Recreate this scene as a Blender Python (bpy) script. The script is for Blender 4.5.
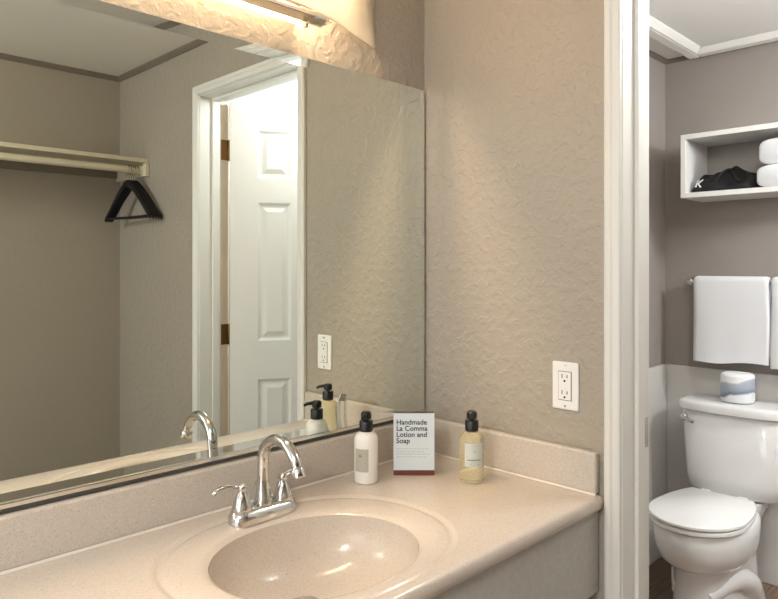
import bpy, bmesh, math, random
from mathutils import Vector, Matrix
random.seed(7)
PI = math.pi
for o in list(bpy.data.objects):
    bpy.data.objects.remove(o, do_unlink=True)
S = bpy.context.scene
C = S.collection

# ------------------------------------------------------------------ camera
cam = bpy.data.cameras.new('camera'); co = bpy.data.objects.new('camera', cam); C.objects.link(co)
co.location = (-1.4446, -1.2967, 1.3228)
co.rotation_euler = (PI/2, 0, -math.radians(45.0669))
cam.sensor_width = 36; cam.lens = 672.5875/778*36
cam.shift_y = -(299.5-266.9163)/778
cam.clip_start = 0.02
S.camera = co
# ------------------------------------------------------------------ world, lights, exposure
W = bpy.data.worlds.new('world'); S.world = W; W.use_nodes = True
W.node_tree.nodes['Background'].inputs[0].default_value = (0.86, 0.93, 1.0, 1)
W.node_tree.nodes['Background'].inputs[1].default_value = 1.0
S.view_settings.view_transform = 'Standard'; S.view_settings.look = 'None'
S.view_settings.gamma = 1.0; S.view_settings.use_curve_mapping = False
S.view_settings.exposure = 0.08
S.cycles.max_bounces = 10; S.cycles.diffuse_bounces = 5; S.cycles.glossy_bounces = 6; S.cycles.transmission_bounces = 8
S.cycles.sample_clamp_indirect = 6.0
def area(name, loc, rot, sx, sy, power, col):
    l = bpy.data.lights.new(name, 'AREA'); l.shape = 'RECTANGLE'; l.size = sx; l.size_y = sy
    l.energy = power; l.color = col
    o = bpy.data.objects.new(name, l); C.objects.link(o); o.location = loc; o.rotation_euler = rot
    return o
# daylight fill added at an unseen window in the far left wall
area('daylight_fill', (-3.28, -1.05, 1.35), (0, -PI/2, 0), 1.5, 1.5, 17, (0.92, 0.96, 1.0))
def bulb(name, loc, r, power, col):
    l = bpy.data.lights.new(name, 'POINT'); l.shadow_soft_size = r; l.energy = power; l.color = col
    o = bpy.data.objects.new(name, l); C.objects.link(o); o.location = loc
    return o
# unseen fill light added left of the vanity, brightens room and ceiling
bulb('room_fill_light', (-2.3, -1.2, 2.08), .12, 48, (1.0, 0.97, 0.92))
# lamp of the bathroom, hanging just inside the door
bulb('bathroom_lamp_light', (0.44, -0.86, 2.08), .10, 15, (0.95, 0.98, 1.0))
# unseen second bathroom light added beyond the door leaf to whiten the ceiling
bulb('bathroom_fill_light', (1.15, -1.75, 2.0), .10, 50, (0.95, 0.98, 1.0))
TUBE = 215.0      # radiance of the vanity lamp tube (used in its builder)

# ------------------------------------------------------------------ materials
def nt(name):
    m = bpy.data.materials.new(name); m.use_nodes = True
    n = m.node_tree.nodes; return m, n, m.node_tree.links, n['Principled BSDF']
def mat(name, col, rough=0.5, metal=0.0, spec=0.5, bump=None, vary=None, trans=0.0, ior=1.45, coat=0.0, sheen=0.0, sss=0.0):
    """bump=(scale, strength, distance[, detail]); vary=(scale, amount) mottles the colour"""
    m, n, l, b = nt(name)
    b.inputs['Base Color'].default_value = (*col, 1); b.inputs['Roughness'].default_value = rough
    b.inputs['Metallic'].default_value = metal; b.inputs['Specular IOR Level'].default_value = spec
    b.inputs['Transmission Weight'].default_value = trans; b.inputs['IOR'].default_value = ior
    b.inputs['Coat Weight'].default_value = coat; b.inputs['Sheen Weight'].default_value = sheen
    if bump or vary: tc = n.new('ShaderNodeTexCoord')
    if vary:
        t = n.new('ShaderNodeTexNoise'); t.inputs['Scale'].default_value = vary[0]; t.inputs['Detail'].default_value = 3
        l.new(tc.outputs['Object'], t.inputs['Vector'])
        r = n.new('ShaderNodeValToRGB'); r.color_ramp.elements[0].position = .3; r.color_ramp.elements[1].position = .7
        r.color_ramp.elements[0].color = (*[c*(1-vary[1]) for c in col], 1)
        r.color_ramp.elements[1].color = (*[min(1, c*(1+vary[1])) for c in col], 1)
        l.new(t.outputs['Fac'], r.inputs[0]); l.new(r.outputs[0], b.inputs['Base Color'])
    if bump:
        t = n.new('ShaderNodeTexNoise'); t.inputs['Scale'].default_value = bump[0]; t.inputs['Detail'].default_value = bump[3] if len(bump) > 3 else 2
        l.new(tc.outputs['Object'], t.inputs['Vector'])
        k = n.new('ShaderNodeBump'); k.inputs['Strength'].default_value = bump[1]; k.inputs['Distance'].default_value = bump[2]
        l.new(t.outputs['Fac'], k.inputs['Height']); l.new(k.outputs[0], b.inputs['Normal'])
    return m
def plaster(name, col, rough=0.36, strength=0.48):
    """painted knock-down plaster: flattened blobs and fine peel"""
    m, n, l, b = nt(name)
    b.inputs['Base Color'].default_value = (*col, 1); b.inputs['Roughness'].default_value = rough
    b.inputs['Specular IOR Level'].default_value = 0.45
    tc = n.new('ShaderNodeTexCoord')
    a = n.new('ShaderNodeTexNoise'); a.inputs['Scale'].default_value = 42; a.inputs['Detail'].default_value = 3; a.inputs['Distortion'].default_value = .25
    l.new(tc.outputs['Object'], a.inputs['Vector'])
    r = n.new('ShaderNodeValToRGB'); r.color_ramp.elements[0].position = .46; r.color_ramp.elements[1].position = .60
    l.new(a.outputs['Fac'], r.inputs[0])
    f = n.new('ShaderNodeTexNoise'); f.inputs['Scale'].default_value = 160; f.inputs['Detail'].default_value = 2
    l.new(tc.outputs['Object'], f.inputs['Vector'])
    ad = n.new('ShaderNodeMath'); ad.operation = 'MULTIPLY_ADD'; ad.inputs[1].default_value = .45
    l.new(f.outputs['Fac'], ad.inputs[0]); l.new(r.outputs[0], ad.inputs[2])
    k = n.new('ShaderNodeBump'); k.inputs['Strength'].default_value = strength; k.inputs['Distance'].default_value = .0025
    l.new(ad.outputs[0], k.inputs['Height']); l.new(k.outputs[0], b.inputs['Normal'])
    return m
def speckle(name, col, dark, light, rough=0.25):
    m, n, l, b = nt(name)
    b.inputs['Roughness'].default_value = rough
    tc = n.new('ShaderNodeTexCoord')
    a = n.new('ShaderNodeTexNoise'); a.inputs['Scale'].default_value = 320; a.inputs['Detail'].default_value = 2
    l.new(tc.outputs['Object'], a.inputs['Vector'])
    r = n.new('ShaderNodeValToRGB'); cr = r.color_ramp
    cr.elements[0].position = .30; cr.elements[0].color = (*dark, 1)
    cr.elements[1].position = .72; cr.elements[1].color = (*light, 1)
    e = cr.elements.new(.43); e.color = (*col, 1); e = cr.elements.new(.60); e.color = (*col, 1)
    l.new(a.outputs['Fac'], r.inputs[0]); l.new(r.outputs[0], b.inputs['Base Color'])
    return m
def wood_floor(name):
    m, n, l, b = nt(name)
    tc = n.new('ShaderNodeTexCoord')
    br = n.new('ShaderNodeTexBrick'); br.inputs['Scale'].default_value = 1
    br.inputs['Brick Width'].default_value = .9; br.inputs['Row Height'].default_value = .15; br.inputs['Mortar Size'].default_value = .002
    br.inputs['Color1'].default_value = (.16, .10, .065, 1); br.inputs['Color2'].default_value = (.23, .15, .10, 1); br.inputs['Mortar'].default_value = (.04, .025, .02, 1)
    l.new(tc.outputs['Object'], br.inputs['Vector'])
    mp = n.new('ShaderNodeMapping'); mp.inputs['Scale'].default_value = (3, 30, 3); l.new(tc.outputs['Object'], mp.inputs['Vector'])
    t = n.new('ShaderNodeTexNoise'); t.inputs['Scale'].default_value = 3; t.inputs['Detail'].default_value = 5; l.new(mp.outputs[0], t.inputs['Vector'])
    mx = n.new('ShaderNodeMixRGB'); mx.blend_type = 'OVERLAY'; mx.inputs[0].default_value = .8
    l.new(br.outputs['Color'], mx.inputs[1]); l.new(t.outputs['Fac'], mx.inputs[2]); l.new(mx.outputs[0], b.inputs['Base Color'])
    b.inputs['Roughness'].default_value = .4
    return m
WALL = (0.375, 0.335, 0.28)
M = {}
M['wall'] = plaster('taupe knock-down plaster', WALL)
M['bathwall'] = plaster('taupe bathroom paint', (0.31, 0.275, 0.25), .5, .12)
M['closetwall'] = plaster('taupe closet paint', WALL, .5, .10)
M['ceiling'] = mat('ceiling white', (.84, .825, .78), .8, bump=(120, .15, .001))
M['bathceiling'] = mat('bathroom ceiling white', (.84, .83, .80), .8, bump=(120, .15, .001))
M['crown'] = mat('taupe crown', (.20, .17, .135), .5)
M['trim'] = mat('cream white trim paint', (.78, .77, .73), .32)
M['door'] = mat('white door paint', (.80, .79, .76), .35)
M['gapglow'] = mat('painted gap glow', (.50, .30, .06), .5)  # ochre imitates warm light showing through the door gap
M['tile'] = mat('cultured marble panel', (.62, .60, .57), .22, vary=(3, .05))
M['floor'] = wood_floor('brown plank floor')
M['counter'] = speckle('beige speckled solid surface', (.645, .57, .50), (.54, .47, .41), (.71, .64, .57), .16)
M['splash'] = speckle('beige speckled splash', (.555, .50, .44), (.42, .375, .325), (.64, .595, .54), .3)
M['basin'] = speckle('beige speckled basin', (.58, .515, .45), (.46, .40, .345), (.66, .60, .53), .16)
M['laminate'] = mat('grey beige laminate', (.47, .455, .425), .5, vary=(70, .06), bump=(180, .15, .0006))
M['dark'] = mat('dark gap', (.03, .027, .025), .7)
M['gapshade'] = mat('dark seal', (.07, .065, .06), .6)  # dark tone paints the shade in the gap below the mirror
M['caulk'] = mat('pale caulk', (.74, .68, .60), .35)
M['mirror'] = mat('silvered glass', (.855, .90, .85), 0.0, 1.0)
M['chrome'] = mat('polished chrome', (.66, .655, .64), .05, 1.0)
M['nickel'] = mat('brushed nickel', (.62, .58, .52), .25, 1.0)
M['brass'] = mat('aged brass', (.24, .16, .085), .3, 1.0)
M['alu'] = mat('aluminium channel', (.80, .80, .78), .25, 1.0)
M['plastic'] = mat('white plastic', (.84, .84, .83), .3)
M['slot'] = mat('dark slot', (.02, .02, .02), .6)
M['black'] = mat('black plastic', (.012, .012, .012), .28)
M['blackwood'] = mat('black lacquered wood', (.010, .010, .011), .35)
M['rod'] = mat('cream closet paint', (.66, .60, .45), .4)
M['porcelain'] = mat('white porcelain', (.78, .775, .765), .08, coat=.3)
M['seat'] = mat('white seat plastic', (.86, .86, .85), .18)
M['towel'] = mat('white terry', (.78, .79, .81), .95, spec=.1, bump=(420, .6, .0025, 3), sheen=.3)
M['cotton'] = mat('black cloth', (.0045, .0045, .005), .6, bump=(300, .3, .001))
M['white'] = mat('white print', (.85, .85, .85), .5)
M['lotion'] = mat('white lotion bottle', (.84, .82, .77), .25)
M['label'] = mat('grey beige label', (.44, .42, .35), .5)
M['paleprint'] = mat('pale blue label', (.56, .60, .55), .5)
M['ink'] = mat('black ink', (.02, .02, .025), .6)
M['greyink'] = mat('grey ink', (.42, .46, .50), .6)
M['brown'] = mat('red brown print', (.13, .035, .025), .5)
M['card'] = mat('pale card', (.66, .73, .78), .5)
M['acrylic'] = mat('clear acrylic', (.97, .98, .98), .02, trans=1.0, ior=1.49)
M['soap'] = mat('pale yellow soap', (.97, .91, .66), .08, trans=.80, ior=1.30)
M['clear'] = mat('clear plastic', (.97, .95, .88), .04, trans=1.0, ior=1.2)
M['shelflaminate'] = mat('shelf laminate', (.80, .79, .76), .4)  # own colour of the box shelf boards
def lamp_mat(name, col, s):
    m = bpy.data.materials.new(name); m.use_nodes = True; n = m.node_tree.nodes; n.clear()
    e = n.new('ShaderNodeEmission'); e.inputs[0].default_value = (*col, 1); e.inputs[1].default_value = s
    o = n.new('ShaderNodeOutputMaterial'); m.node_tree.links.new(e.outputs[0], o.inputs[0]); return m
M['tube'] = lamp_mat('warm lamp tube', (1.0, .725, .46), TUBE)
def shade_mat(name, mix):
    m = bpy.data.materials.new(name); m.use_nodes = True; n = m.node_tree.nodes; n.clear(); l = m.node_tree.links
    t = n.new('ShaderNodeBsdfTranslucent'); t.inputs[0].default_value = (.92, .90, .86, 1)
    d = n.new('ShaderNodeBsdfDiffuse'); d.inputs[0].default_value = (.88, .87, .84, 1)
    x = n.new('ShaderNodeMixShader'); x.inputs[0].default_value = mix
    o = n.new('ShaderNodeOutputMaterial'); l.new(t.outputs[0], x.inputs[1]); l.new(d.outputs[0], x.inputs[2]); l.new(x.outputs[0], o.inputs[0]); return m
M['shade'] = shade_mat('frosted shade', .14)
M['diffuser'] = shade_mat('thin frosted sheet', .05)
_n = M['diffuser'].node_tree.nodes; _l = M['diffuser'].node_tree.links
_t = _n.new('ShaderNodeBsdfTransparent'); _t.inputs[0].default_value = (.9, .9, .88, 1)
_x = _n.new('ShaderNodeMixShader'); _x.inputs[0].default_value = .5
_o = next(q for q in _n if q.type == 'OUTPUT_MATERIAL'); _l.new(_o.inputs[0].links[0].from_socket, _x.inputs[1]); _l.new(_t.outputs[0], _x.inputs[2]); _l.new(_x.outputs[0], _o.inputs[0])
def roll_mat():
    m, n, l, b = nt('printed paper wrap'); tc = n.new('ShaderNodeTexCoord'); sp = n.new('ShaderNodeSeparateXYZ'); l.new(tc.outputs['Object'], sp.inputs[0])
    s = n.new('ShaderNodeMath'); s.operation = 'MULTIPLY_ADD'; s.inputs[1].default_value = .22; l.new(sp.outputs['Y'], s.inputs[0]); l.new(sp.outputs['Z'], s.inputs[2])
    w = n.new('ShaderNodeTexNoise'); w.inputs['Scale'].default_value = 14; l.new(tc.outputs['Object'], w.inputs['Vector'])
    a = n.new('ShaderNodeMath'); a.operation = 'MULTIPLY_ADD'; a.inputs[1].default_value = .035; l.new(w.outputs['Fac'], a.inputs[0]); l.new(s.outputs[0], a.inputs[2])
    r = n.new('ShaderNodeValToRGB'); cr = r.color_ramp; cr.interpolation = 'LINEAR'
    cr.elements[0].position = .045; cr.elements[0].color = (.80, .82, .84, 1)
    cr.elements[1].position = .050; cr.elements[1].color = (.16, .20, .27, 1)
    for p, c in ((.065, (.33, .37, .44)), (.098, (.42, .46, .52)), (.104, (.80, .80, .80))):
        e = cr.elements.new(p); e.color = (*c, 1)
    l.new(a.outputs[0], r.inputs[0]); l.new(r.outputs[0], b.inputs['Base Color']); b.inputs['Roughness'].default_value = .7
    return m
M['roll'] = roll_mat()

# ------------------------------------------------------------------ helpers
def obj(name, bm, m, parent=None, smooth=False, bevel=0, seg=2, sub=0, angle=35):
    me = bpy.data.meshes.new(name)
    bmesh.ops.recalc_face_normals(bm, faces=bm.faces[:])
    bm.to_mesh(me); bm.free()
    me.materials.append(M[m] if isinstance(m, str) else m)
    o = bpy.data.objects.new(name, me); C.objects.link(o)
    if parent: o.parent = parent
    if bevel:
        b = o.modifiers.new('bevel', 'BEVEL'); b.width = bevel; b.segments = seg; b.limit_method = 'ANGLE'; b.angle_limit = math.radians(40)
    if sub:
        s = o.modifiers.new('subdivision', 'SUBSURF'); s.levels = sub; s.render_levels = sub
    if smooth or bevel or sub:
        for p in me.polygons: p.use_smooth = True
    if (smooth or bevel) and not sub:
        try: me.set_sharp_from_angle(angle=math.radians(angle))
        except Exception: pass
    return o
def thing(name, label, cat, loc=(0, 0, 0), rz=0.0, group=None):
    o = bpy.data.objects.new(name, None); C.objects.link(o); o.empty_display_size = .05
    o.location = loc; o.rotation_euler = (0, 0, rz); o['label'] = label; o['category'] = cat
    if group: o['group'] = group
    return o
def tag(o, label, cat, group=None):
    o['label'] = label; o['category'] = cat
    if group: o['group'] = group
    return o
def struct(o, label=None, cat=None):
    o['kind'] = 'structure'
    if label: o['label'] = label
    if cat: o['category'] = cat
    return o
def B(): return bmesh.new()
def box(bm, x0, x1, y0, y1, z0, z1):
    vs = [bm.verts.new((x, y, z)) for x in (x0, x1) for y in (y0, y1) for z in (z0, z1)]
    for f in ((0, 1, 3, 2), (4, 6, 7, 5), (0, 4, 5, 1), (2, 3, 7, 6), (0, 2, 6, 4), (1, 5, 7, 3)):
        bm.faces.new([vs[i] for i in f])
    return bm
def bx(*a): return box(B(), *a)
def loft(bm, rings, cap0=True, cap1=True):
    R = [[bm.verts.new(p) for p in r] for r in rings]; n = len(R[0])
    for a, b in zip(R, R[1:]):
        for i in range(n): bm.faces.new((a[i], a[(i+1) % n], b[(i+1) % n], b[i]))
    if cap0: bm.faces.new(R[0][::-1])
    if cap1: bm.faces.new(R[-1])
    return bm
def lathe(bm, prof, c=(0, 0, 0), n=32, cap0=True, cap1=True):
    return loft(bm, [[(c[0]+r*math.cos(2*PI*i/n), c[1]+r*math.sin(2*PI*i/n), c[2]+z) for i in range(n)] for r, z in prof], cap0, cap1)
def tube(bm, path, rad, n=14, up=Vector((0, 0, 1)), flat=1.0):
    pts = [Vector(p) for p in path]; rr = rad if isinstance(rad, (list, tuple)) else [rad]*len(pts)
    rings = []; prev = None
    for i, p in enumerate(pts):
        t = (pts[min(i+1, len(pts)-1)]-pts[max(i-1, 0)]).normalized()
        if prev is None:
            a = up if abs(t.dot(up)) < .95 else Vector((1, 0, 0))
            u = (a-t*a.dot(t)).normalized()
        else:
            u = (prev-t*prev.dot(t)).normalized()
        prev = u; v = t.cross(u)
        rings.append([p+(u*math.cos(2*PI*k/n)*flat+v*math.sin(2*PI*k/n))*rr[i] for k in range(n)])
    return loft(bm, rings)
def curve(pts, n=8):
    """Catmull-Rom through points"""
    P = [Vector(p) for p in pts]; P = [P[0]*2-P[1]]+P+[P[-1]*2-P[-2]]; out = []
    for i in range(1, len(P)-2):
        for k in range(n):
            t = k/n; a, b, c, d = P[i-1:i+3]
            out.append(.5*((2*b)+(c-a)*t+(2*a-5*b+4*c-d)*t*t+(3*b-a-3*c+d)*t**3))
    out.append(P[-2]); return out
def prism(bm, poly, axis, a, b):
    """extrude a 2D polygon along an axis from a to b"""
    f = {'x': lambda p, t: (t, p[0], p[1]), 'y': lambda p, t: (p[0], t, p[1]), 'z': lambda p, t: (p[0], p[1], t)}[axis]
    return loft(bm, [[f(p, a) for p in poly], [f(p, b) for p in poly]])
def strokes(bm, segs, w, f):
    """flat ribbon strokes; f maps (u, v) to 3D"""
    for (a, b, c, d) in segs:
        t = Vector((c-a, d-b)); t.normalize(); nrm = Vector((-t.y, t.x))*w/2
        q = [(a+nrm.x, b+nrm.y), (a-nrm.x, b-nrm.y), (c-nrm.x, d-nrm.y), (c+nrm.x, d+nrm.y)]
        bm.faces.new([bm.verts.new(f(*p)) for p in q])
    return bm
def textmesh(name, body, size, m, parent, mtx, spacing=1.0, line=1.0, bold=0.0):
    cu = bpy.data.curves.new(name, 'FONT'); cu.body = body; cu.size = size; cu.space_character = spacing; cu.space_line = line; cu.offset = bold
    cu.extrude = .00015
    t = bpy.data.objects.new(name, cu); C.objects.link(t)
    dg = bpy.context.evaluated_depsgraph_get(); me = bpy.data.meshes.new_from_object(t.evaluated_get(dg))
    bpy.data.objects.remove(t, do_unlink=True); bpy.data.curves.remove(cu)
    me.transform(mtx); me.name = name; me.materials.clear(); me.materials.append(M[m])
    o = bpy.data.objects.new(name, me); C.objects.link(o); o.parent = parent
    return o

# ------------------------------------------------------------------ dimensions
ZC = 2.277           # ceiling
YB = -2.077          # closet wall
XL = -3.4            # far left wall with the added window
TH = 0.135           # thickness of the outlet wall
YN, YF = -0.600, -1.283   # door opening
ZD = 2.045
XB = 1.67            # bathroom back wall
YR = -2.2           # bathroom right wall

# ------------------------------------------------------------------ structure
struct(obj('floor', bx(XL, XB+.1, YB-.1, .1, -.06, 0), 'floor'))
struct(obj('ceiling', bx(XL, 0.07, YB-.1, .1, ZC, ZC+.06), 'ceiling'))
struct(obj('ceiling_bathroom', bx(0.07, XB+.1, YB-.1, .1, ZC, ZC+.06), 'bathceiling'))
struct(obj('wall_back', bx(XL, 0, 0, .1, 0, ZC), 'wall'))
bm = B(); box(bm, 0, TH, YN+.012, .1, 0, ZC); box(bm, 0, TH, YB-.1, YF-.012, 0, ZC); box(bm, 0, TH, YF-.012, YN+.012, ZD+.012, ZC)
struct(obj('wall_right', bm, 'wall'))
struct(obj('wall_front', bx(XL, 0, YB-.1, YB, 0, ZC), 'closetwall'))
bm = B(); box(bm, XL-.1, XL, YB-.1, -1.85, 0, ZC); box(bm, XL-.1, XL, -.25, .1, 0, ZC); box(bm, XL-.1, XL, -1.85, -.25, 0, .55); box(bm, XL-.1, XL, -1.85, -.25, 2.15, ZC)
struct(obj('wall_left', bm, 'closetwall'))
# bathroom shell
struct(obj('wall_bathroom_left', bx(TH, XB+.1, 0, .1, 0, ZC), 'bathwall'))
struct(obj('wall_bathroom_back', bx(XB, XB+.1, YR-.1, 0, 0, ZC), 'bathwall'))
struct(obj('wall_bathroom_right', bx(TH, XB, YR-.1, YR, 0, ZC), 'bathwall'))
bm = B(); box(bm, TH, XB, -.012, 0, 0, .875); box(bm, XB-.012, XB, YR, -.012, 0, .875)
struct(obj('trim_1', bm, 'tile', bevel=.004), 'pale cultured marble wainscot on the bathroom walls', 'wainscot')
# ceiling mouldings
CH = .022
def crown(name, x0, x1, y0, y1, dx, dy):
    bm = B()
    if dy:   # runs along x, juts in y
        prism(bm, [(y0, ZC), (y0, ZC-CH), (y0+dy*.006, ZC-CH), (y0+dy*.02, ZC-.006), (y0+dy*.02, ZC)], 'x', x0, x1)
    else:
        loft(bm, [[(x0+dx*a, y, ZC-b) for a, b in ((0, 0), (0, CH), (.006, CH), (.02, .006), (.02, 0))] for y in (y0, y1)])
    return struct(obj(name, bm, 'crown'))
crown('trim_2', XL, 0, YB, YB, 0, 1)
crown('trim_3', 0, 0, YB, 0, -1, 0)
CH = .015
crown('trim_4', TH, XB, 0, 0, 0, -1)
crown('trim_5', XB, XB, YR, 0, -1, 0)
# dropped frame of the bathroom ceiling tray
bm = B(); y0, y1, x0, x1 = -.119, -1.45, .55, XB-.022
for a in ((x0, x1, y0-.048, y0), (x0, x1, y1, y1+.048), (x0, x0+.048, y1+.048, y0-.048), (x1-.048, x1, y1+.048, y0-.048)):
    box(bm, *a, ZC-.024, ZC)
for a, b in (((x0+.048, y0-.048), (x1-.048, y0-.048)), ((x1-.048, y0-.048), (x1-.048, y1+.048)), ((x1-.048, y1+.048), (x0+.048, y1+.048)), ((x0+.048, y1+.048), (x0+.048, y0-.048))):
    t = Vector((b[0]-a[0], b[1]-a[1])).normalized(); nn = Vector((t.y, -t.x)) if False else Vector((t.y, -t.x))
    pf = [(0, ZC-.0235), (.006, ZC-.0235), (.034, ZC-.001), (0, ZC-.001)]
    loft(bm, [[(e[0]+nn.x*u+sg_*t.x*u, e[1]+nn.y*u+sg_*t.y*u, z) for u, z in pf] for e, sg_ in ((a, 1), (b, -1))])
struct(obj('trim_6', bm, 'ceiling', bevel=.006), 'white dropped frame around the bathroom ceiling panel', 'ceiling trim')
# door casing with jambs and stops
bm = B()
def casing_profile(y, s):    # s = direction away from the opening; returns (x, y) ring, room side
    return [(0, y), (-.010, y), (-.014, y+s*.006), (-.014, y+s*.018), (-.017, y+s*.021), (-.017, y+s*.032), (-.013, y+s*.036), (-.012, y+s*.0385), (0, y+s*.0385)]
zt = ZD+.002
def leg_casing(yi, s):
    p = casing_profile(yi, s)
    loft(bm, [[(x, y, 0) for x, y in p], [(x, y, zt+(abs(y-yi))) for x, y in p]])
leg_casing(YN+.002, 1); leg_casing(YF-.002, -1)
pr = casing_profile(0, 1)
loft(bm, [[(x, YN+.002+v, zt+v) for x, v in pr], [(x, YF-.002-v, zt+v) for x, v in pr]])
for (ya, yb) in ((YN, YN+.012), (YF-.012, YF)): box(bm, -.002, TH+.002, ya, yb, 0, ZD)
box(bm, -.002, TH+.002, YF, YN, ZD-.002, ZD+.010)
for (ya, yb) in ((YN-.011, YN), (YF, YF+.011)): box(bm, .055, .09, ya, yb, 0, ZD-.002)
box(bm, .055, .09, YF+.011, YN-.011, ZD-.013, ZD-.002)
# bathroom-side casing
for (ya, yb) in ((YN+.012, YN+.06), (YF-.06, YF-.012)): box(bm, TH+.002, TH+.014, ya, yb, 0, ZD+.05)
box(bm, TH+.002, TH+.014, YF-.012, YN+.012, ZD+.010, ZD+.05)
frame = struct(obj('trim_7', bm, 'trim', bevel=.002), 'cream white door casing and jamb between vanity and bathroom', 'door frame')
bm = B(); box(bm, .094, .130, YN-.0015, YN+.001, .895, .965)
obj('strike_plate', bm, 'nickel', frame, bevel=.001)['label'] = 'nickel strike plate'
# baseboards in the room
struct(obj('baseboard_front', bx(XL, 0, YB, YB+.012, 0, .08), 'trim', bevel=.003))
struct(obj('baseboard_right', bx(-.012, 0, YB+.012, YF-.06, 0, .08), 'trim', bevel=.003))
# unseen window added in the far left wall to let daylight in
bm = B()
for a in ((-1.85, -1.80, .55, 2.15), (-.30, -.25, .55, 2.15), (-1.80, -.30, .55, .60), (-1.80, -.30, 2.10, 2.15), (-1.07, -1.03, .60, 2.10)): box(bm, XL-.08, XL-.02, *a)
struct(obj('added_window_1', bm, 'trim', bevel=.003), 'unseen white framed window added in the far left wall', 'window')

# ------------------------------------------------------------------ door (six panel, hinged on the far jamb, opens into the bathroom)
DW, DT, DH = .665, .035, 2.022
door = thing('door_1', 'white six-panel door standing open into the bathroom', 'door', (.140, YF+.008, .01), math.radians(32))
door['kind'] = 'structure'
# local: x along the width from the hinge, y = 0 bathroom face .. DT room face
bm = B()
px = [(.118, .262), (DW-.262, DW-.118)]; pz = [(.20, .826), (.992, 1.592), (1.70, 1.905)]
xs = sorted({0, DW, *[v for p in px for v in p]}); zs = sorted({0, DH, *[v for p in pz for v in p]})
for side, yf in ((1, DT), (-1, 0.0)):
    grid = {(i, j): bm.verts.new((x, yf, z)) for i, x in enumerate(xs) for j, z in enumerate(zs)}
    for i in range(len(xs)-1):
        for j in range(len(zs)-1):
            q = [grid[i, j], grid[i+1, j], grid[i+1, j+1], grid[i, j+1]]
            if (xs[i], xs[i+1]) in px and (zs[j], zs[j+1]) in pz:
                prev = q
                for ins, dep in ((.012, -.008), (.020, -.008), (.040, -.001)):
                    x0, x1, z0, z1 = xs[i]+ins, xs[i+1]-ins, zs[j]+ins, zs[j+1]-ins
                    nq = [bm.verts.new((x, yf+side*dep, z)) for x, z in ((x0, z0), (x1, z0), (x1, z1), (x0, z1))]
                    for k in range(4): bm.faces.new((prev[k], prev[(k+1) % 4], nq[(k+1) % 4], nq[k]))
                    prev = nq
                bm.faces.new(prev)
            else: bm.faces.new(q)
    if side == 1: g1 = grid
    else: g0 = grid
nx, nz = len(xs)-1, len(zs)-1
for i in range(nx):
    for j in (0, nz): bm.faces.new((g0[i, j], g0[i+1, j], g1[i+1, j], g1[i, j]))
for j in range(nz):
    for i in (0, nx): bm.faces.new((g0[i, j], g0[i, j+1], g1[i, j+1], g1[i, j]))
obj('door_panel', bm, 'door', door)
obj('edge_strip', bx(-.0012, 0, .001, DT-.001, .002, DH-.002), 'gapglow', door)['label'] = 'golden hinge edge strip, colour imitates light in the gap'
# hinges bridge the jamb and the door's edge
Rm = Matrix.Rotation(-math.radians(32), 3, 'Z')
for z in (.23, 1.02, 1.82):
    bm = B()
    lathe(bm, [(.006, -.045), (.0065, -.044), (.0065, .044), (.006, .045)], (-.004, -.004, z), 12)
    box(bm, -.002, 0.0, 0, DT-.002, z-.044, z+.044)
    # leaf on the jamb (jamb runs along world -x): direction in door space
    d = Rm @ Vector((-1, 0, 0)); nn = Rm @ Vector((0, 1, 0))
    o0 = Vector((-.004, -.004, 0))-nn*.004
    q = [o0, o0+d*.038, o0+d*.038+nn*.002, o0+nn*.002]
    loft(bm, [[(p.x, p.y, z-.044) for p in q], [(p.x, p.y, z+.044) for p in q]])
    obj('hinge', bm, 'brass', door, smooth=True)['label'] = 'brass butt hinge'
for s in (1, -1):
    bm = B(); y = DT if s == 1 else 0
    prof = [(.030, 0), (.030, .004), (.012, .008), (.011, .03), (.024, .036), (.027, .05), (.020, .062)]
    loft(bm, [[(DW-.065+r*math.cos(2*PI*k/24), y+s*h, .93+r*math.sin(2*PI*k/24)) for k in range(24)] for r, h in prof])
    obj('door_knob', bm, 'nickel', door, smooth=True)

# ------------------------------------------------------------------ mirror
MX0, MX1, MZ0, MZ1 = -1.56, -.008, .909, 1.828
mir = thing('wall_mirror', 'wide wall mirror over the basin, with slanted polished edges', 'mirror', (-.78, 0, MZ0))
lx = -.78; yf = -.006; bw = .023; rise = bw*math.tan(math.radians(2.6))
X0, X1, Z0, Z1 = MX0-lx, MX1-lx, 0, MZ1-MZ0
bm = B()
bm.faces.new([bm.verts.new(p) for p in ((X0+bw, yf, bw), (X1-bw, yf, bw), (X1-bw, yf, Z1-bw), (X0+bw, yf, Z1-bw))])
obj('mirror_glass', bm, 'mirror', mir)
bm = B()
inn = [(X0+bw, yf, bw), (X1-bw, yf, bw), (X1-bw, yf, Z1-bw), (X0+bw, yf, Z1-bw)]
out = [(X0, yf-rise, 0), (X1, yf-rise, 0), (X1, yf-rise, Z1), (X0, yf-rise, Z1)]
for k in range(4):
    bm.faces.new([bm.verts.new(p) for p in (inn[k], inn[(k+1) % 4], out[(k+1) % 4], out[k])])
obj('bevelled_border', bm, 'mirror', mir)
bm = B()
for a in ((X0, X1, Z1-.002, Z1), (X0, X0+.002, 0, Z1), (X1-.002, X1, 0, Z1)): box(bm, a[0], a[1], yf-rise+.0006, 0, a[2], a[3])
obj('glass_edge', bm, 'dark', mir)
bm = B(); box(bm, X0, X1, -.0105, 0, -.0025, 0.0); box(bm, X0, X1, -.0105, -.0085, 0, .0045)
obj('mounting_channel', bm, 'alu', mir)['label'] = 'thin aluminium channel under the mirror'
obj('gap_shade_strip', bx(X0, X1, -.008, 0, -.0095, -.0025), 'gapshade', mir)  # dark strip stands in for gap shade between channel and backsplash

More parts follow.
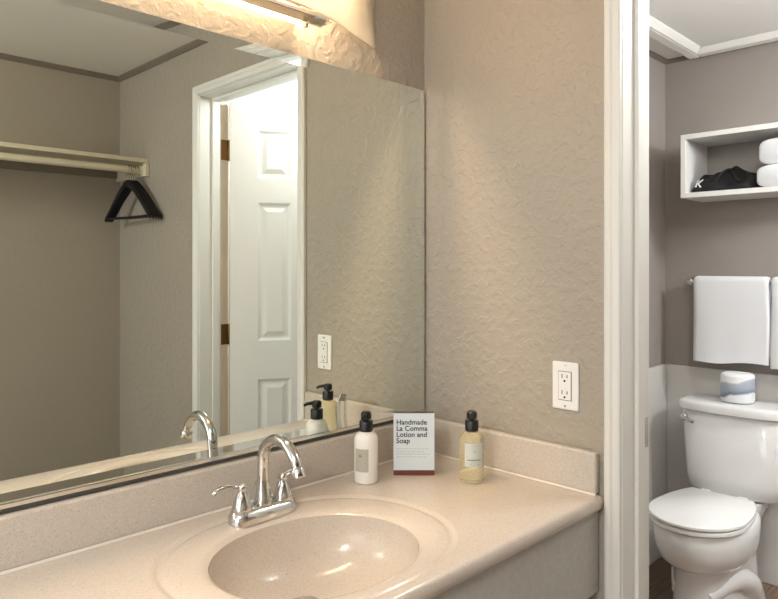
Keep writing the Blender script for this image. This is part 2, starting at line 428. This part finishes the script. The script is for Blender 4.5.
# ------------------------------------------------------------------ vanity top with integral oval basin
VX0, VX1, VY0, VY1, VZ = -1.60, -.002, -.556, -.001, .80
BC = (-.648, -.300)
van = thing('vanity_counter', 'beige speckled vanity top with integral oval basin', 'countertop', (BC[0], BC[1], .767))
A0, B0 = .288, .232       # outer groove of the rim
A1, B1 = .203, .172       # edge of the basin
CI = (-.001, -.015)       # offset of the basin edge
x0, x1, y0, y1 = VX0-BC[0], VX1-BC[0], VY0-BC[1], VY1-BC[1]
angs = sorted([2*PI*i/144 for i in range(144)]+[math.atan2(y, x) % (2*PI) for x in (x0, x1) for y in (y0, y1)])
def rect(a, i=0.0):
    c, s = math.cos(a), math.sin(a); t = 1e9
    X0_, X1_, Y0_, Y1_ = x0+i, x1-i, y0+i, y1-i
    if c > 1e-9: t = min(t, X1_/c)
    if c < -1e-9: t = min(t, X0_/c)
    if s > 1e-9: t = min(t, Y1_/s)
    if s < -1e-9: t = min(t, Y0_/s)
    return c*t, s*t
def ell(a, A, Bv, c=(0, 0), p=2.25):
    cs, sn = math.cos(a), math.sin(a); r = (abs(cs/A)**p+abs(sn/Bv)**p)**(-1/p)
    return c[0]+cs*r, c[1]+sn*r
def rim(a, t, dz):         # t 0 outer groove .. 1 basin edge
    e0, e1 = ell(a, A0, B0), ell(a, A1, B1, CI, 2.1)
    return (e0[0]+(e1[0]-e0[0])*t, e0[1]+(e1[1]-e0[1])*t, .033+dz)
rings = []
rings.append([(*ell(a, A1+.02, B1+.02, CI, 2.1), 0) for a in angs])
rings.append([(*rect(a, .004), 0) for a in angs])
for i, z in ((.0, .004), (.0, .020), (.0015, .027), (.005, .0315), (.010, .033)): rings.append([(*rect(a, i), z) for a in angs])
rings.append([(*(lambda e: (e[0]*1.03, e[1]*1.03))(ell(a, A0, B0)), .033) for a in angs])
for t, dz in ((0, 0), (.05, -.0035), (.11, -.0042), (.18, -.001), (.26, .0), (.55, -.0012), (.80, -.003), (.92, -.0055), (1.0, -.011)): rings.append([rim(a, t, dz) for a in angs])
bm = loft(B(), rings, False, False)
obj('countertop', bm, 'counter', van, smooth=True, angle=50)
DRX, DRY = .008, .035      # drain position relative to the root
br = []
for k in range(13):
    q = k/12; ph = q*PI/2
    sc = math.cos(ph)**.62 if k < 12 else 0; sc = max(sc, .125)
    z = .022-.118*math.sin(ph)**.95
    br.append([(*(lambda e: (e[0]*sc+(CI[0]*sc+DRX*(1-sc)), e[1]*sc+(CI[1]*sc+DRY*(1-sc))))(ell(a, A1, B1, (0, 0), 2.1)), z) for a in angs])
obj('basin', loft(B(), br, False, True), 'basin', van, smooth=True, angle=60)
zb = .022-.118
bm = B(); lathe(bm, [(.029, 0), (.030, .002), (.024, .004), (.0215, .002), (.0215, .0045), (.012, .0075), (.004, .008)], (DRX, DRY, zb+.0005), 32)
obj('drain', bm, 'chrome', van, smooth=True)['label'] = 'chrome pop-up drain'
def splash(poly, axis, a, b): return prism(B(), poly, axis, a, b)
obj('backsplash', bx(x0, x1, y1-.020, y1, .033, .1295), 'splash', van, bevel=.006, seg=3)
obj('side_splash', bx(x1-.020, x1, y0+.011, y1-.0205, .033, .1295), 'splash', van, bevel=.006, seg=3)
bm = B(); prism(bm, [(y1-.0205, .0332), (y1-.0205, .0372), (y1-.0245, .0332)], 'x', x0, x1-.0205)
loft(bm, [[(x1-.0205, y, .0332), (x1-.0205, y, .0372), (x1-.0245, y, .0332)] for y in (y0+.011, y1-.0205)])
obj('caulk_line', bm, 'caulk', van)
# apron under the top
cab = thing('vanity_apron', 'grey beige laminate apron panel under the vanity top', 'vanity', (-.80, -.54, .575))
obj('front_panel', bx(-.79, .795, -.004, .014, 0, .1915), 'laminate', cab, bevel=.002)
obj('support_rail', bx(-.79, .795, .50, .535, 0, .1915), 'laminate', cab)
obj('side_panel', bx(-.79, -.77, .0145, .4995, 0, .1915), 'laminate', cab)

# ------------------------------------------------------------------ faucet
fa = thing('basin_faucet', 'chrome two-handle gooseneck faucet on the back of the basin rim', 'faucet', (-.629, -.108, .8))
def stadium(L, w, z, n=20, dx=0):
    r = []
    for k in range(n+1): a = -PI/2+PI*k/n; r.append((dx+L/2-w/2+w/2*math.cos(a), w/2*math.sin(a), z))
    for k in range(n+1): a = PI/2+PI*k/n; r.append((dx-L/2+w/2+w/2*math.cos(a), w/2*math.sin(a), z))
    return r
obj('base_plate', loft(B(), [stadium(.160, .056, -.002), stadium(.160, .056, .006), stadium(.158, .054, .014), stadium(.146, .042, .024), stadium(.138, .034, .026)]), 'chrome', fa, smooth=True)
bm = B(); lathe(bm, [(.020, .024), (.020, .030), (.0165, .040), (.0145, .060), (.0130, .075)], n=24)
obj('spout_collar', bm, 'chrome', fa, smooth=True)
path = curve([(0, 0, .055), (0, 0, .10), (0, -.002, .130), (0, -.016, .152), (0, -.048, .168), (0, -.082, .163), (0, -.107, .143), (0, -.118, .122)], 6)
bm = tube(B(), path, [.0125-.001*i/len(path) for i in range(len(path))], 18, Vector((1, 0, 0)))
sp = obj('spout', bm, 'chrome', fa, smooth=True, angle=60)
e = path[-1]; dr = (path[-1]-path[-3]).normalized()
obj('aerator', tube(B(), [e-dr*.002, e+dr*.001, e+dr*.004, e+dr*.016, e+dr*.018], [.0125, .0142, .0146, .0142, .012], 20, Vector((1, 0, 0))), 'chrome', sp, smooth=True)
for s in (-1, 1):
    bm = B(); lathe(bm, [(.021, .024), (.0215, .028), (.020, .033), (.0165, .045), (.0115, .057), (.0085, .063), (.008, .066)], (s*.051, 0, 0), 24)
    h = obj('handle', bm, 'chrome', fa, smooth=True)
    bm = B(); lathe(bm, [(.009, .064), (.0105, .068), (.009, .074), (.005, .077)], (s*.051, 0, 0), 20)
    lp = curve([(s*.045, 0, .070), (s*.066, .002, .074), (s*.090, .006, .077), (s*.106, .008, .073), (s*.112, .009, .067)], 5)
    tube(bm, lp, [.0062-.0012*abs(i/len(lp)-.2)+(.001 if i > len(lp)*.75 else 0) for i in range(len(lp))], 12, flat=.7)
    obj('lever', bm, 'chrome', h, smooth=True)
obj('lift_rod', lathe(B(), [(.0025, .02), (.0025, .055), (.005, .057), (.005, .064), (.002, .066)], (0, .022, 0), 12), 'chrome', fa, smooth=True)

# ------------------------------------------------------------------ vanity light
FX = -.75
vl = thing('vanity_light', 'vanity wall light with white bowed shade and nickel rail above the mirror', 'wall lamp', (FX, 0, 1.90))
obj('back_plate', bx(-.50, .50, -.012, 0, .06, .18), 'nickel', vl, bevel=.003)
half = [(.552, -.001), (.50, -.022), (.432, -.047), (.343, -.082), (.25, -.104), (.12, -.118), (0, -.122)]
pl = curve([(x, y, 0) for x, y in half], 5); plan = [(p.x, p.y) for p in pl]+[(-p.x, p.y) for p in pl[-2::-1]]
bm = B(); th = .003
inner = []
for i, p in enumerate(plan):
    a, b = Vector(plan[max(0, i-1)]), Vector(plan[min(len(plan)-1, i+1)]); t = (b-a).normalized(); nr = Vector((-t.y, t.x))
    q = Vector(p)+nr*th*(-1 if nr.y < 0 else 1); q.y = min(q.y, -.0005); inner.append((q.x, q.y))
Rr = [[(p[0], p[1], .005), (p[0], p[1], .21), (q[0], q[1], .21), (q[0], q[1], .005)] for p, q in zip(plan, inner)]
loft(bm, Rr)
obj('lamp_shade', bm, 'shade', vl, smooth=True)
bm = B(); prism(bm, [(-.080, 0), (-.036, 0), (-.036, .010), (-.040, .013), (-.076, .013), (-.080, .010)], 'x', -.285, .285)
obj('rail', bm, 'nickel', vl, bevel=.002)['label'] = 'brushed nickel bottom rail'
for s in (-1, 1):
    bm = B(); loft(bm, [[(s*x, -.058+r*math.cos(2*PI*k/20), .008+r*.85*math.sin(2*PI*k/20)) for k in range(20)] for x, r in ((.283, .020), (.288, .021), (.318, .021), (.322, .018))])
    obj('end_cap', bm, 'nickel', vl, smooth=True)['label'] = 'round nickel end cap'
    bm = B(); box(bm, s*.288-.004, s*.288+.004, -.044, -.034, -.014, .010); obj('thumb_screw', bm, 'nickel', vl, bevel=.001)
    obj('finial', bx(min(s*.322, s*.342), max(s*.322, s*.342), -.074, -.044, .002, .022), 'acrylic', vl, bevel=.002)['label'] = 'clear acrylic end block'
bm = B(); loft(bm, [[(x, -.068+.013*math.cos(2*PI*k/14), .120+.013*math.sin(2*PI*k/14)) for k in range(14)] for x in (-.32, .32)])
obj('lamp_tube', bm, 'tube', vl, smooth=True)

obj('added_diffuser', bx(-.285, .285, -.0355, -.0005, .004, .006), 'diffuser', vl)  # sheet added to soften the lamp light on the wall below

# ------------------------------------------------------------------ wall outlet
ou = thing('wall_outlet', 'white rectangular wall outlet on the taupe wall above the side splash', 'outlet', (0, -.4572, 1.0378), -PI/2)
# local: x along the wall (towards the viewer's right), y = -out of the wall
obj('cover_plate', bx(-.035, .035, -.006, 0, -.0572, .0572), 'plastic', ou, bevel=.003, seg=3)
rc = obj('receptacle', bx(-.0165, .0165, -.0085, -.0055, -.0335, .0335), 'plastic', ou, bevel=.001)
bm = B()
for a in ((-.0178, -.0166, -.035, .035), (.0166, .0178, -.035, .035), (-.0178, .0178, -.035, -.0338), (-.0178, .0178, .0338, .035)): box(bm, a[0], a[1], -.0064, -.0058, a[2], a[3])
obj('gap', bm, 'slot', ou)
for zc in (.0195, -.0195):
    obj('slot', bx(-.0078, -.0056, -.0088, -.0080, zc-.001, zc+.0085), 'slot', rc)
    obj('slot', bx(.0056, .0078, -.0088, -.0080, zc, zc+.0075), 'slot', rc)
    bm = B(); loft(bm, [[(.0028*math.cos(2*PI*k/12), y, zc-.0075+.0028*math.sin(2*PI*k/12)) for k in range(12)] for y in (-.0088, -.0080)])
    obj('ground_hole', bm, 'slot', rc)
for zc in (.0035, -.0035): obj('test_button', bx(-.007, .007, -.0098, -.0083, zc-.0025, zc+.0025), 'plastic', rc, bevel=.0005)
for zc in (.0485, -.0485):
    bm = B(); loft(bm, [[(.003*math.cos(2*PI*k/14), y, zc+.003*math.sin(2*PI*k/14)) for k in range(14)] for y in (-.0068, -.0055)])
    obj('screw', bm, 'nickel', ou)

# ------------------------------------------------------------------ pump bottles
def pump(root, z, turn):
    bm = B(); lathe(bm, [(.0155, 0), (.0165, .001), (.0165, .024), (.0155, .0255), (.007, .026)], (0, 0, z), 28)
    obj('collar', bm, 'black', root, smooth=True)
    bm = B(); lathe(bm, [(.006, .024), (.006, .030), (.0125, .0305), (.0130, .038), (.0125, .044), (.009, .0475), (.003, .048)], (0, 0, z), 24)
    c, s = math.cos(turn), math.sin(turn)
    tube(bm, [(0, 0, z+.040), (c*.012, s*.012, z+.041), (c*.026, s*.026, z+.0395), (c*.034, s*.034, z+.035)], [.0055, .0052, .0042, .0036], 12)
    obj('pump_head', bm, 'black', root, smooth=True)
FC = math.atan2(-1.2967+.09, -1.4446+.31)          # direction from the bottles to the viewer
def wrap(bm, r, a0, a1, z0, z1, n=18):
    V = [[bm.verts.new(((r+k)*math.cos(a0+(a1-a0)*i/n), (r+k)*math.sin(a0+(a1-a0)*i/n), z)) for k in (0,) for z in (z0, z1)] for i in range(n+1)]
    for p, q in zip(V, V[1:]): bm.faces.new((p[0], q[0], q[1], p[1]))
    return bm
def onround(r, a): return lambda u, v: (r*math.cos(a+u/r), r*math.sin(a+u/r), v)
lo = thing('lotion_bottle', 'white lotion pump bottle beside the sign, nearest the mirror', 'bottle', (-.325, -.101, .8002))
R = .0292
obj('bottle', lathe(B(), [(.024, 0), (.0275, .0015), (R, .006), (R, .100), (.0285, .108), (.0255, .115), (.0200, .120), (.0150, .1222), (.0150, .124)], n=40), 'lotion', lo, smooth=True, angle=60)
la = FC-.42
lb = obj('label', wrap(B(), R+.0002, la-.62, la+.62, .031, .086), 'label', lo, smooth=True); lb['label'] = 'grey beige paper label'
f = onround(R+.0005, la)
obj('print', strokes(B(), [(-.010, .054, .012, .054), (-.011, .040, .008, .040), (-.011, .036, .010, .036), (-.006, .072, .000, .072), (-.006, .068, .002, .068)], .0014, f), 'ink', lb)
pump(lo, .1235, FC-.25)
so = thing('soap_bottle', 'clear pump bottle of pale yellow liquid soap, right of the sign', 'bottle', (-.138, -.279, .8002))
R = .0300
obj('bottle', lathe(B(), [(.026, 0), (.0285, .0012), (R, .005), (R, .102), (.0290, .109), (.0250, .115), (.0190, .119), (.0150, .121), (.0150, .1235)], n=40), 'soap', so, smooth=True, angle=60)
sa = math.atan2(-1.2967+.262, -1.4446+.126)+.22
lb = obj('label', wrap(B(), R+.0002, sa-.82, sa+.82, .042, .098), 'paleprint', so, smooth=True); lb['label'] = 'pale blue-grey paper label'
f = onround(R+.0005, sa)
sg = [(-.017+i*.0042, .058+(.0005 if i % 2 else 0), -.0143+i*.0042, .0585) for i in range(8)]
obj('print', strokes(B(), sg+[(-.010, .0475, .010, .0475)], .0024, f), 'ink', lb)
obj('emblem', strokes(B(), [(-.004, .078, .004, .080), (.0, .075, .0, .083), (-.003, .082, .003, .0765)], .0012, f), 'greyink', lb)
pump(so, .1230, sa-.2)

# ------------------------------------------------------------------ counter sign
sn = thing('counter_sign', 'upright white sign card with black lettering and red-brown foot band on the vanity', 'sign', (-.2045, -.1480, .8002), -math.radians(45.07))
# local: front faces -y
obj('acrylic_stand', bx(-.0515, .0515, 0, .016, 0, .156), 'acrylic', sn, bevel=.001)['label'] = 'clear acrylic stand'
obj('acrylic_foot', bx(-.0515, .0515, .0165, .040, 0, .004), 'acrylic', sn, bevel=.001)
cd = obj('card', bx(-.0512, .0512, -.0030, -.0004, .0005, .155), 'card', sn)
MT = lambda x, z: Matrix.Translation((x, -.0033, z)) @ Matrix.Rotation(PI/2, 4, 'X')
textmesh('lettering', 'Handmade\nLa Comma\nLotion and\nSoap', .0176, 'ink', cd, MT(-.0445, .1275), 1.01, .88, .0003)
bm = B(); fr = lambda u, v: (u, -.0033, v)
for k, (z, w) in enumerate(((.0665, .082), (.0595, .070), (.0535, .084), (.0465, .080))):
    u = -.0445
    while u < -.0445+w-.006:
        L = random.uniform(.006, .014); L = min(L, -.0445+w-u); strokes(bm, [(u, z, u+L, z)], .0013, fr); u += L+.002
obj('small_print', bm, 'greyink', cd)
obj('foot_band', bx(-.0512, .0512, -.0034, -.0029, .0005, .0130), 'brown', cd)['label'] = 'red-brown band along the foot'

# ------------------------------------------------------------------ closet shelf with rod and hangers (seen in the mirror)
sh = thing('closet_shelf', 'cream closet shelf with hanging rod along the wall facing the mirror', 'closet shelf', (0, YB, 1.80))
obj('shelf_board', bx(XL+.01, -.002, .002, .325, .012, .031), 'rod', sh, bevel=.002)
obj('wall_cleat', bx(XL+.01, -.0215, .0, .019, -.035, .0115), 'crown', sh, bevel=.002)
obj('end_cleat', bx(-.020, -.001, .0, .330, -.050, .0115), 'rod', sh, bevel=.002)
bm = B(); loft(bm, [[(x, .285+.0165*math.cos(2*PI*k/20), -.022+.0165*math.sin(2*PI*k/20)) for k in range(20)] for x in (XL+.01, -.021)])
obj('hanging_rod', bm, 'rod', sh, smooth=True)
bm = B(); loft(bm, [[(x, .285+r*math.cos(2*PI*k/20), -.022+r*math.sin(2*PI*k/20)) for k in range(20)] for x, r in ((-.034, .021), (-.0205, .024))])
obj('rod_socket', bm, 'rod', sh, smooth=True)
HG = 'black hangers on the closet rod'
hp = thing('coat_hanger', 'x', 'hanger', (0, 0, 0), 0, HG)
# local: origin at the rod's axis, hanger in the yz plane
ry = .0165+.0024
hk = [(0, ry*math.cos(a)*1.05, ry*math.sin(a)*1.05) for a in [math.radians(q) for q in range(-40, 200, 15)]]
hk = [(0, y, z) for _, y, z in hk]+[(0, -.014, -.016), (0, -.003, -.030), (0, 0, -.044), (0, 0, -.064)]
obj('hook', tube(B(), hk, .0020, 8, Vector((1, 0, 0))), 'nickel', hp, smooth=True)['label'] = 'bright metal hook'
bm = B()
for s in (-1, 1):
    pa = curve([(0, 0, -.064), (0, s*.030, -.078), (0, s*.095, -.132), (0, s*.155, -.196), (0, s*.190, -.228)], 6)
    rings = []
    for i, p in enumerate(pa):
        q = i/(len(pa)-1); hw = .0042; hh = .017-.004*q
        rings.append([(p.x+hw*math.cos(2*PI*k/12), p.y, p.z+hh*math.sin(2*PI*k/12)) for k in range(12)])
    loft(bm, rings)
obj('shoulder', bm, 'blackwood', hp, smooth=True, angle=60)
obj('trouser_bar', tube(B(), [(0, -.178, -.222), (0, -.1, -.224), (0, .1, -.224), (0, .178, -.222)], .0045, 10, Vector((1, 0, 0))), 'blackwood', hp, smooth=True)
HP = [(-.089, 6.9), (-.078, 7.9), (-.067, 8.8), (-.056, 9.7), (-.0455, 10.5)]
HL = ['black wooden hanger farthest from the wall, first of the row in the mirror', 'black wooden hanger second from the open end of the row',
      'black wooden hanger in the middle of the row of five', 'black wooden hanger second from the wall', 'black wooden hanger closest to the wall by the rod end']
for i, (x, a) in enumerate(HP):
    r = hp if i == 0 else hp.copy()
    if i:
        C.objects.link(r)
        for ch in hp.children:
            c = ch.copy(); C.objects.link(c); c.parent = r
    r.location = (x, YB+.285, 1.778); r.rotation_euler = (0, 0, -math.radians(a)); r['label'] = HL[i]

# ------------------------------------------------------------------ toilet
TY = -.348
to = thing('toilet', 'white two-piece toilet with closed lid in the bathroom', 'toilet', (XB-.012, TY, 0), 0)
# local: x = 0 at the wall panel, bowl towards -x
def egg(xf, xb, hw, z, n=48, pb=2.6, pf=2.0, xc=None):
    xc = xc if xc is not None else xb-(xb-xf)*.52
    r = []
    for k in range(n):
        a = 2*PI*k/n; c, s = math.cos(a), math.sin(a)
        p = pb if c > 0 else pf; A = (xb-xc) if c > 0 else (xc-xf)
        m = (abs(c)**p+abs(s)**p)**(-1/p)
        r.append((xc+A*c*m, hw*s*m, z))
    return r
bm = loft(B(), [egg(-.665, -.10, .122, 0, pb=4), egg(-.660, -.10, .122, .025, pb=4), egg(-.640, -.12, .114, .05, pb=4), egg(-.630, -.12, .112, .13, pb=4), egg(-.630, -.14, .112, .218, pb=3.5),
                egg(-.638, -.16, .118, .228, pb=3), egg(-.664, -.18, .136, .238, pb=3), egg(-.694, -.19, .152, .262), egg(-.709, -.20, .162, .300), egg(-.715, -.20, .166, .335), egg(-.713, -.20, .165, .378), egg(-.703, -.21, .157, .386)])
obj('bowl', bm, 'porcelain', to, smooth=True, angle=60)
for s in (-1, 1):   # trapway bulge low on each side, bolt caps
    bm = B(); tube(bm, curve([(-.58, s*.045, .13), (-.46, s*.085, .165), (-.34, s*.098, .130), (-.27, s*.095, .07), (-.22, s*.09, .012)], 5), [.03+.022*min(1, k/12) for k in range(21)], 18)
    obj('trapway', bm, 'porcelain', to, smooth=True)
    bm = B(); lathe(bm, [(.016, 0), (.016, .008), (.010, .018), (.003, .021)], (-.33, s*.150, .0), 16); obj('bolt_cap', bm, 'porcelain', to, smooth=True)
def oval(g, z, xt=-.276, n=60):     # round-front outline cut straight at the back; g grows it
    r = []; ab = .344
    am = math.acos((xt+.53)/ab)
    for k in range(n+1):
        a = am+(2*PI-2*am)*k/n; c, q = math.cos(a), math.sin(a)
        A = ab if c > 0 else .190
        r.append((-.53+A*c-(g if c < 0 else 0)*abs(c), (.166+g)*q, z))
    return r
obj('seat', loft(B(), [oval(-.005, .388), oval(0, .392), oval(0, .402), oval(-.004, .405)]), 'seat', to, smooth=True)
obj('lid', loft(B(), [oval(-.004, .4085, -.282), oval(.002, .412, -.280), oval(.002, .420, -.280), oval(-.006, .425, -.286)]), 'seat', to, smooth=True, angle=45)
for s in (-1, 1):
    bm = B(); prism(bm, [(-.275, .386), (-.245, .386), (-.245, .410), (-.255, .420), (-.275, .420)], 'y', s*.070-.018, s*.070+.018); obj('lid_hinge', bm, 'seat', to, bevel=.003)
obj('tank_ledge', loft(B(), [egg(-.28, -.04, .09, .30, pb=4, pf=4), egg(-.28, -.03, .115, .36, pb=4, pf=4), egg(-.27, -.03, .115, .385, pb=4, pf=4)]), 'porcelain', to, smooth=True)
def rr(x0, x1, hw, z, bow=.02, n=56):
    r = []
    for k in range(n):
        a = 2*PI*k/n; c, s = math.cos(a), math.sin(a); p = 5.5; m = (abs(c)**p+abs(s)**p)**(-1/p)
        xx, yy = c*m, s*m
        x = (x0+x1)/2+(x1-x0)/2*xx
        if xx < 0: x += -bow*(1-yy*yy)*(-xx)+bow*.5*(-xx)
        r.append((x, hw*yy, z))
    return r
obj('tank', loft(B(), [rr(-.180, -.020, .160, .388), rr(-.195, -.014, .176, .400), rr(-.200, -.012, .186, .45), rr(-.212, -.010, .200, .715), rr(-.205, -.012, .197, .722)]), 'porcelain', to, smooth=True, angle=60)
obj('tank_lid', loft(B(), [rr(-.212, -.010, .200, .722), rr(-.226, -.006, .210, .728), rr(-.228, -.006, .212, .752), rr(-.222, -.008, .207, .762), rr(-.205, -.014, .192, .766)]), 'porcelain', to, smooth=True, angle=50)
bm = B(); loft(bm, [[(x, .176+r*math.cos(2*PI*k/16), .690+r*math.sin(2*PI*k/16)) for k in range(16)] for x, r in ((-.200, .014), (-.216, .014), (-.220, .010))])
tube(bm, curve([(-.221, .178, .690), (-.228, .172, .690), (-.231, .150, .684), (-.229, .130, .676)], 4), [.007, .007, .006, .006, .006, .006, .006, .006, .0065, .007, .007, .0065, .006], 10)
obj('flush_lever', bm, 'chrome', to, smooth=True)['label'] = 'chrome flush lever'
# wrapped roll on the tank
tr = thing('toilet_roll', 'white paper-wrapped toilet roll with grey-blue band on the tank lid', 'toilet paper', (XB-.135, -.355, .7685))
bm = B(); lathe(bm, [(.050, 0), (.061, .002), (.064, .010), (.064, .104), (.061, .113), (.052, .117), (.020, .113)], n=48)
obj('paper_wrap', bm, 'roll', tr, smooth=True, angle=50)

# ------------------------------------------------------------------ wall shelf with contents
SY0, SY1, SZ0, SZ1, SD = -.168, -.70, 1.611, 1.876, .25
ws = thing('wall_shelf', 'white open box shelf on the bathroom wall above the towels', 'shelf', (XB, (SY0+SY1)/2, SZ0))
hwid = (SY0-SY1)/2; hh = SZ1-SZ0; t = .021
obj('bottom_board', bx(-SD, -.001, -hwid, hwid, 0, t), 'shelflaminate', ws, bevel=.0015)
obj('top_board', bx(-SD, -.001, -hwid, hwid, hh-t, hh), 'shelflaminate', ws, bevel=.0015)
for s in (-1, 1):
    obj('side_board', bx(-SD, -.001, s*hwid-(t if s > 0 else 0), s*hwid+(0 if s > 0 else t), t, hh-t), 'shelflaminate', ws, bevel=.0015)
# black cloth bag
zf = SZ0+t+.001
def blob_bag():
    bm = B(); rings = []; n = 36; L = 26
    rnd = random.Random(3)
    ph = [rnd.uniform(0, 6.28) for _ in range(6)]
    for i in range(L):
        q = i/(L-1); y = .128-.262*q
        h = .086*(min(1, q/.16)**.55)*(1 if q < .85 else (1-.35*((q-.85)/.15)))
        h *= 1+.10*math.sin(11*q+ph[0])+.05*math.sin(23*q)
        w = .070*(min(1, q/.10+.25)**.5)*(1 if q < .9 else 1-.4*(q-.9)/.1)
        r = []
        for k in range(n):
            a = 2*PI*k/n; c, s = math.cos(a), math.sin(a)
            f = 1+.08*math.sin(3*a+9*q+ph[1])+.085*math.sin(6*a-15*q+ph[2])+.05*math.sin(10*a+22*q)
            z = max(0, s)*h*f*(1-.15*abs(c)) if s > 0 else 0
            x = c*w*(1+.05*math.sin(13*q+ph[3]))*(1 if s > 0 else .92)
            r.append((x, y+.006*math.sin(5*a+8*q), z+.0005*(k % 2)))
        rings.append(r)
    return loft(bm, rings)
bag = thing('cloth_bag', 'crumpled black cloth bag with small white emblem on the white box shelf', 'bag', (XB-.150, -.318, zf))
bb = obj('bag_body', blob_bag(), 'cotton', bag, smooth=True, sub=1)
bm = B(); tube(bm, curve([(-.068, .020, .040), (-.058, .0, .074), (-.03, -.022, .090), (-.058, -.045, .066), (-.072, -.07, .03)], 5), .0042, 8); 
obj('drawstring', bm, 'cotton', bag, smooth=True)
from mathutils.bvhtree import BVHTree
tree = BVHTree.FromPolygons([v.co.copy() for v in bb.data.vertices], [list(p.vertices) for p in bb.data.polygons])
def onbag(u, v):
    h = tree.ray_cast(Vector((-.4, .088-u, v)), Vector((1, 0, 0)))
    return (h[0] if h[0] else Vector((-.06, .088-u, v)))+(h[1]*.003 if h[1] else Vector((-.003, 0, 0)))*(1 if (not h[1] or h[1].x < 0) else -1)
bm = B(); segs = []
for a, b, c, d in ((-.013, .046, -.002, .050), (-.008, .047, -.012, .024), (-.004, .036, .012, .052), (-.006, .038, .010, .020), (-.016, .026, -.008, .024)):
    for k in range(4): segs.append((a+(c-a)*k/4, b+(d-b)*k/4, a+(c-a)*(k+1)/4, b+(d-b)*(k+1)/4))
obj('emblem', strokes(bm, segs, .0062, onbag), 'white', bb)['label'] = 'small white emblem'

# folded towels at the right of the shelf
def folded(name, label, loc, lx_, ly_, lz_, group, sq=1):
    r = thing(name, label, 'towel', loc, 0, group)
    pr = []
    n = 40
    for k in range(n):
        a = 2*PI*k/n; c, s = math.cos(a), math.sin(a); p = 4.6; m = (abs(c)**p+abs(s)**p)**(-1/p)
        pr.append((c*m, s*m))
    rings = []
    for q, sc in ((0, .88), (.02, .95), (.07, 1), (.35, 1.005), (.65, .995), (.93, 1), (.98, .95), (1, .88)):
        rings.append([(-lx_/2+lx_*q, p[0]*ly_/2*sc, lz_/2+p[1]*lz_/2*sc*(1+.03*math.sin(6*q+p[0]*3))) for p in pr])
    obj('towel_roll', loft(B(), rings), 'towel', r, smooth=True, angle=70)
    return r
folded('folded_towel', 'lower white folded towel on the box shelf beside the black bag', (XB-.135, -.560, zf), .21, .212, .085, 'white towels on the box shelf')
folded('folded_towel', 'upper white folded towel lying on another towel in the box shelf', (XB-.130, -.562, zf+.0875), .20, .206, .100, 'white towels on the box shelf')

# ------------------------------------------------------------------ towel bar and hanging towels
BX, BZ = XB-.065, 1.258
tb = thing('towel_bar', 'chrome towel bar on the bathroom wall above the toilet tank', 'towel bar', (XB, -.45, BZ))
bm = B(); loft(bm, [[(-.065+.008*math.cos(2*PI*k/16), y, .008*math.sin(2*PI*k/16)) for k in range(16)] for y in (-.32, .32)]); obj('bar', bm, 'chrome', tb, smooth=True)
for s in (-1, 1):
    bm = B(); loft(bm, [[(x, s*.312+r*math.cos(2*PI*k/20), r*math.sin(2*PI*k/20)) for k in range(20)] for x, r in ((-.0005, .024), (-.008, .023), (-.014, .013), (-.055, .011), (-.064, .014), (-.076, .014), (-.080, .009))])
    obj('wall_post', bm, 'chrome', tb, smooth=True)
def hang(label, y0, y1, zl, seed):
    r = thing('bath_towel', label, 'towel', (BX, (y0+y1)/2, BZ), 0, 'white towels on the bar')
    hw = abs(y0-y1)/2; rnd = random.Random(seed); ph = [rnd.uniform(0, 6) for _ in range(4)]
    bm = B(); n = 26; rings = []
    rin, t = .0095, .016
    for i in range(n+1):
        q = i/n; y = hw-2*hw*q
        wv = .004*math.sin(5*q+ph[0])+.002*math.sin(13*q+ph[1]); dl = .006*math.sin(3*q+ph[2])+.003*math.sin(9*q+ph[3])
        edge = .004*(1-min(1, q/.04, (1-q)/.04))
        P = []
        zs_ = [0, -.06, -.14, -.22, -.30]; L = zl-BZ
        out_ = [(-(rin+t)+edge-(.004+wv)*(k/4), L*(k/4)+(dl if k == 4 else 0)) for k in range(4, -1, -1)]
        arc_ = [(-(rin+t-edge)*math.cos(a), (rin+t-edge)*math.sin(a)) for a in [PI*j/8 for j in range(1, 8)]]
        back = [((rin+t)-edge, L*.9*(k/4)) for k in range(0, 5)]
        backi = [(rin, L*.9*(k/4)) for k in range(4, -1, -1)]
        arci = [(rin*math.cos(a), rin*math.sin(a)) for a in [PI*j/8 for j in range(1, 8)]]
        inn_ = [(-rin-(.002+wv)*(k/4), L*(k/4)+(dl if k == 4 else 0)) for k in range(0, 5)]
        P = out_+arc_+back+backi+arci+inn_
        rings.append([(x, y+.003*math.sin(ph[0]+z*14), z) for x, z in P])
    loft(bm, rings)
    obj('towel_cloth', bm, 'towel', r, smooth=True, angle=75)
hang('white bath towel over the bar, the whole one on the left', -.163, -.458, .918, 1)
hang('white bath towel over the bar, cut by the right photo edge', -.466, -.74, .905, 2)
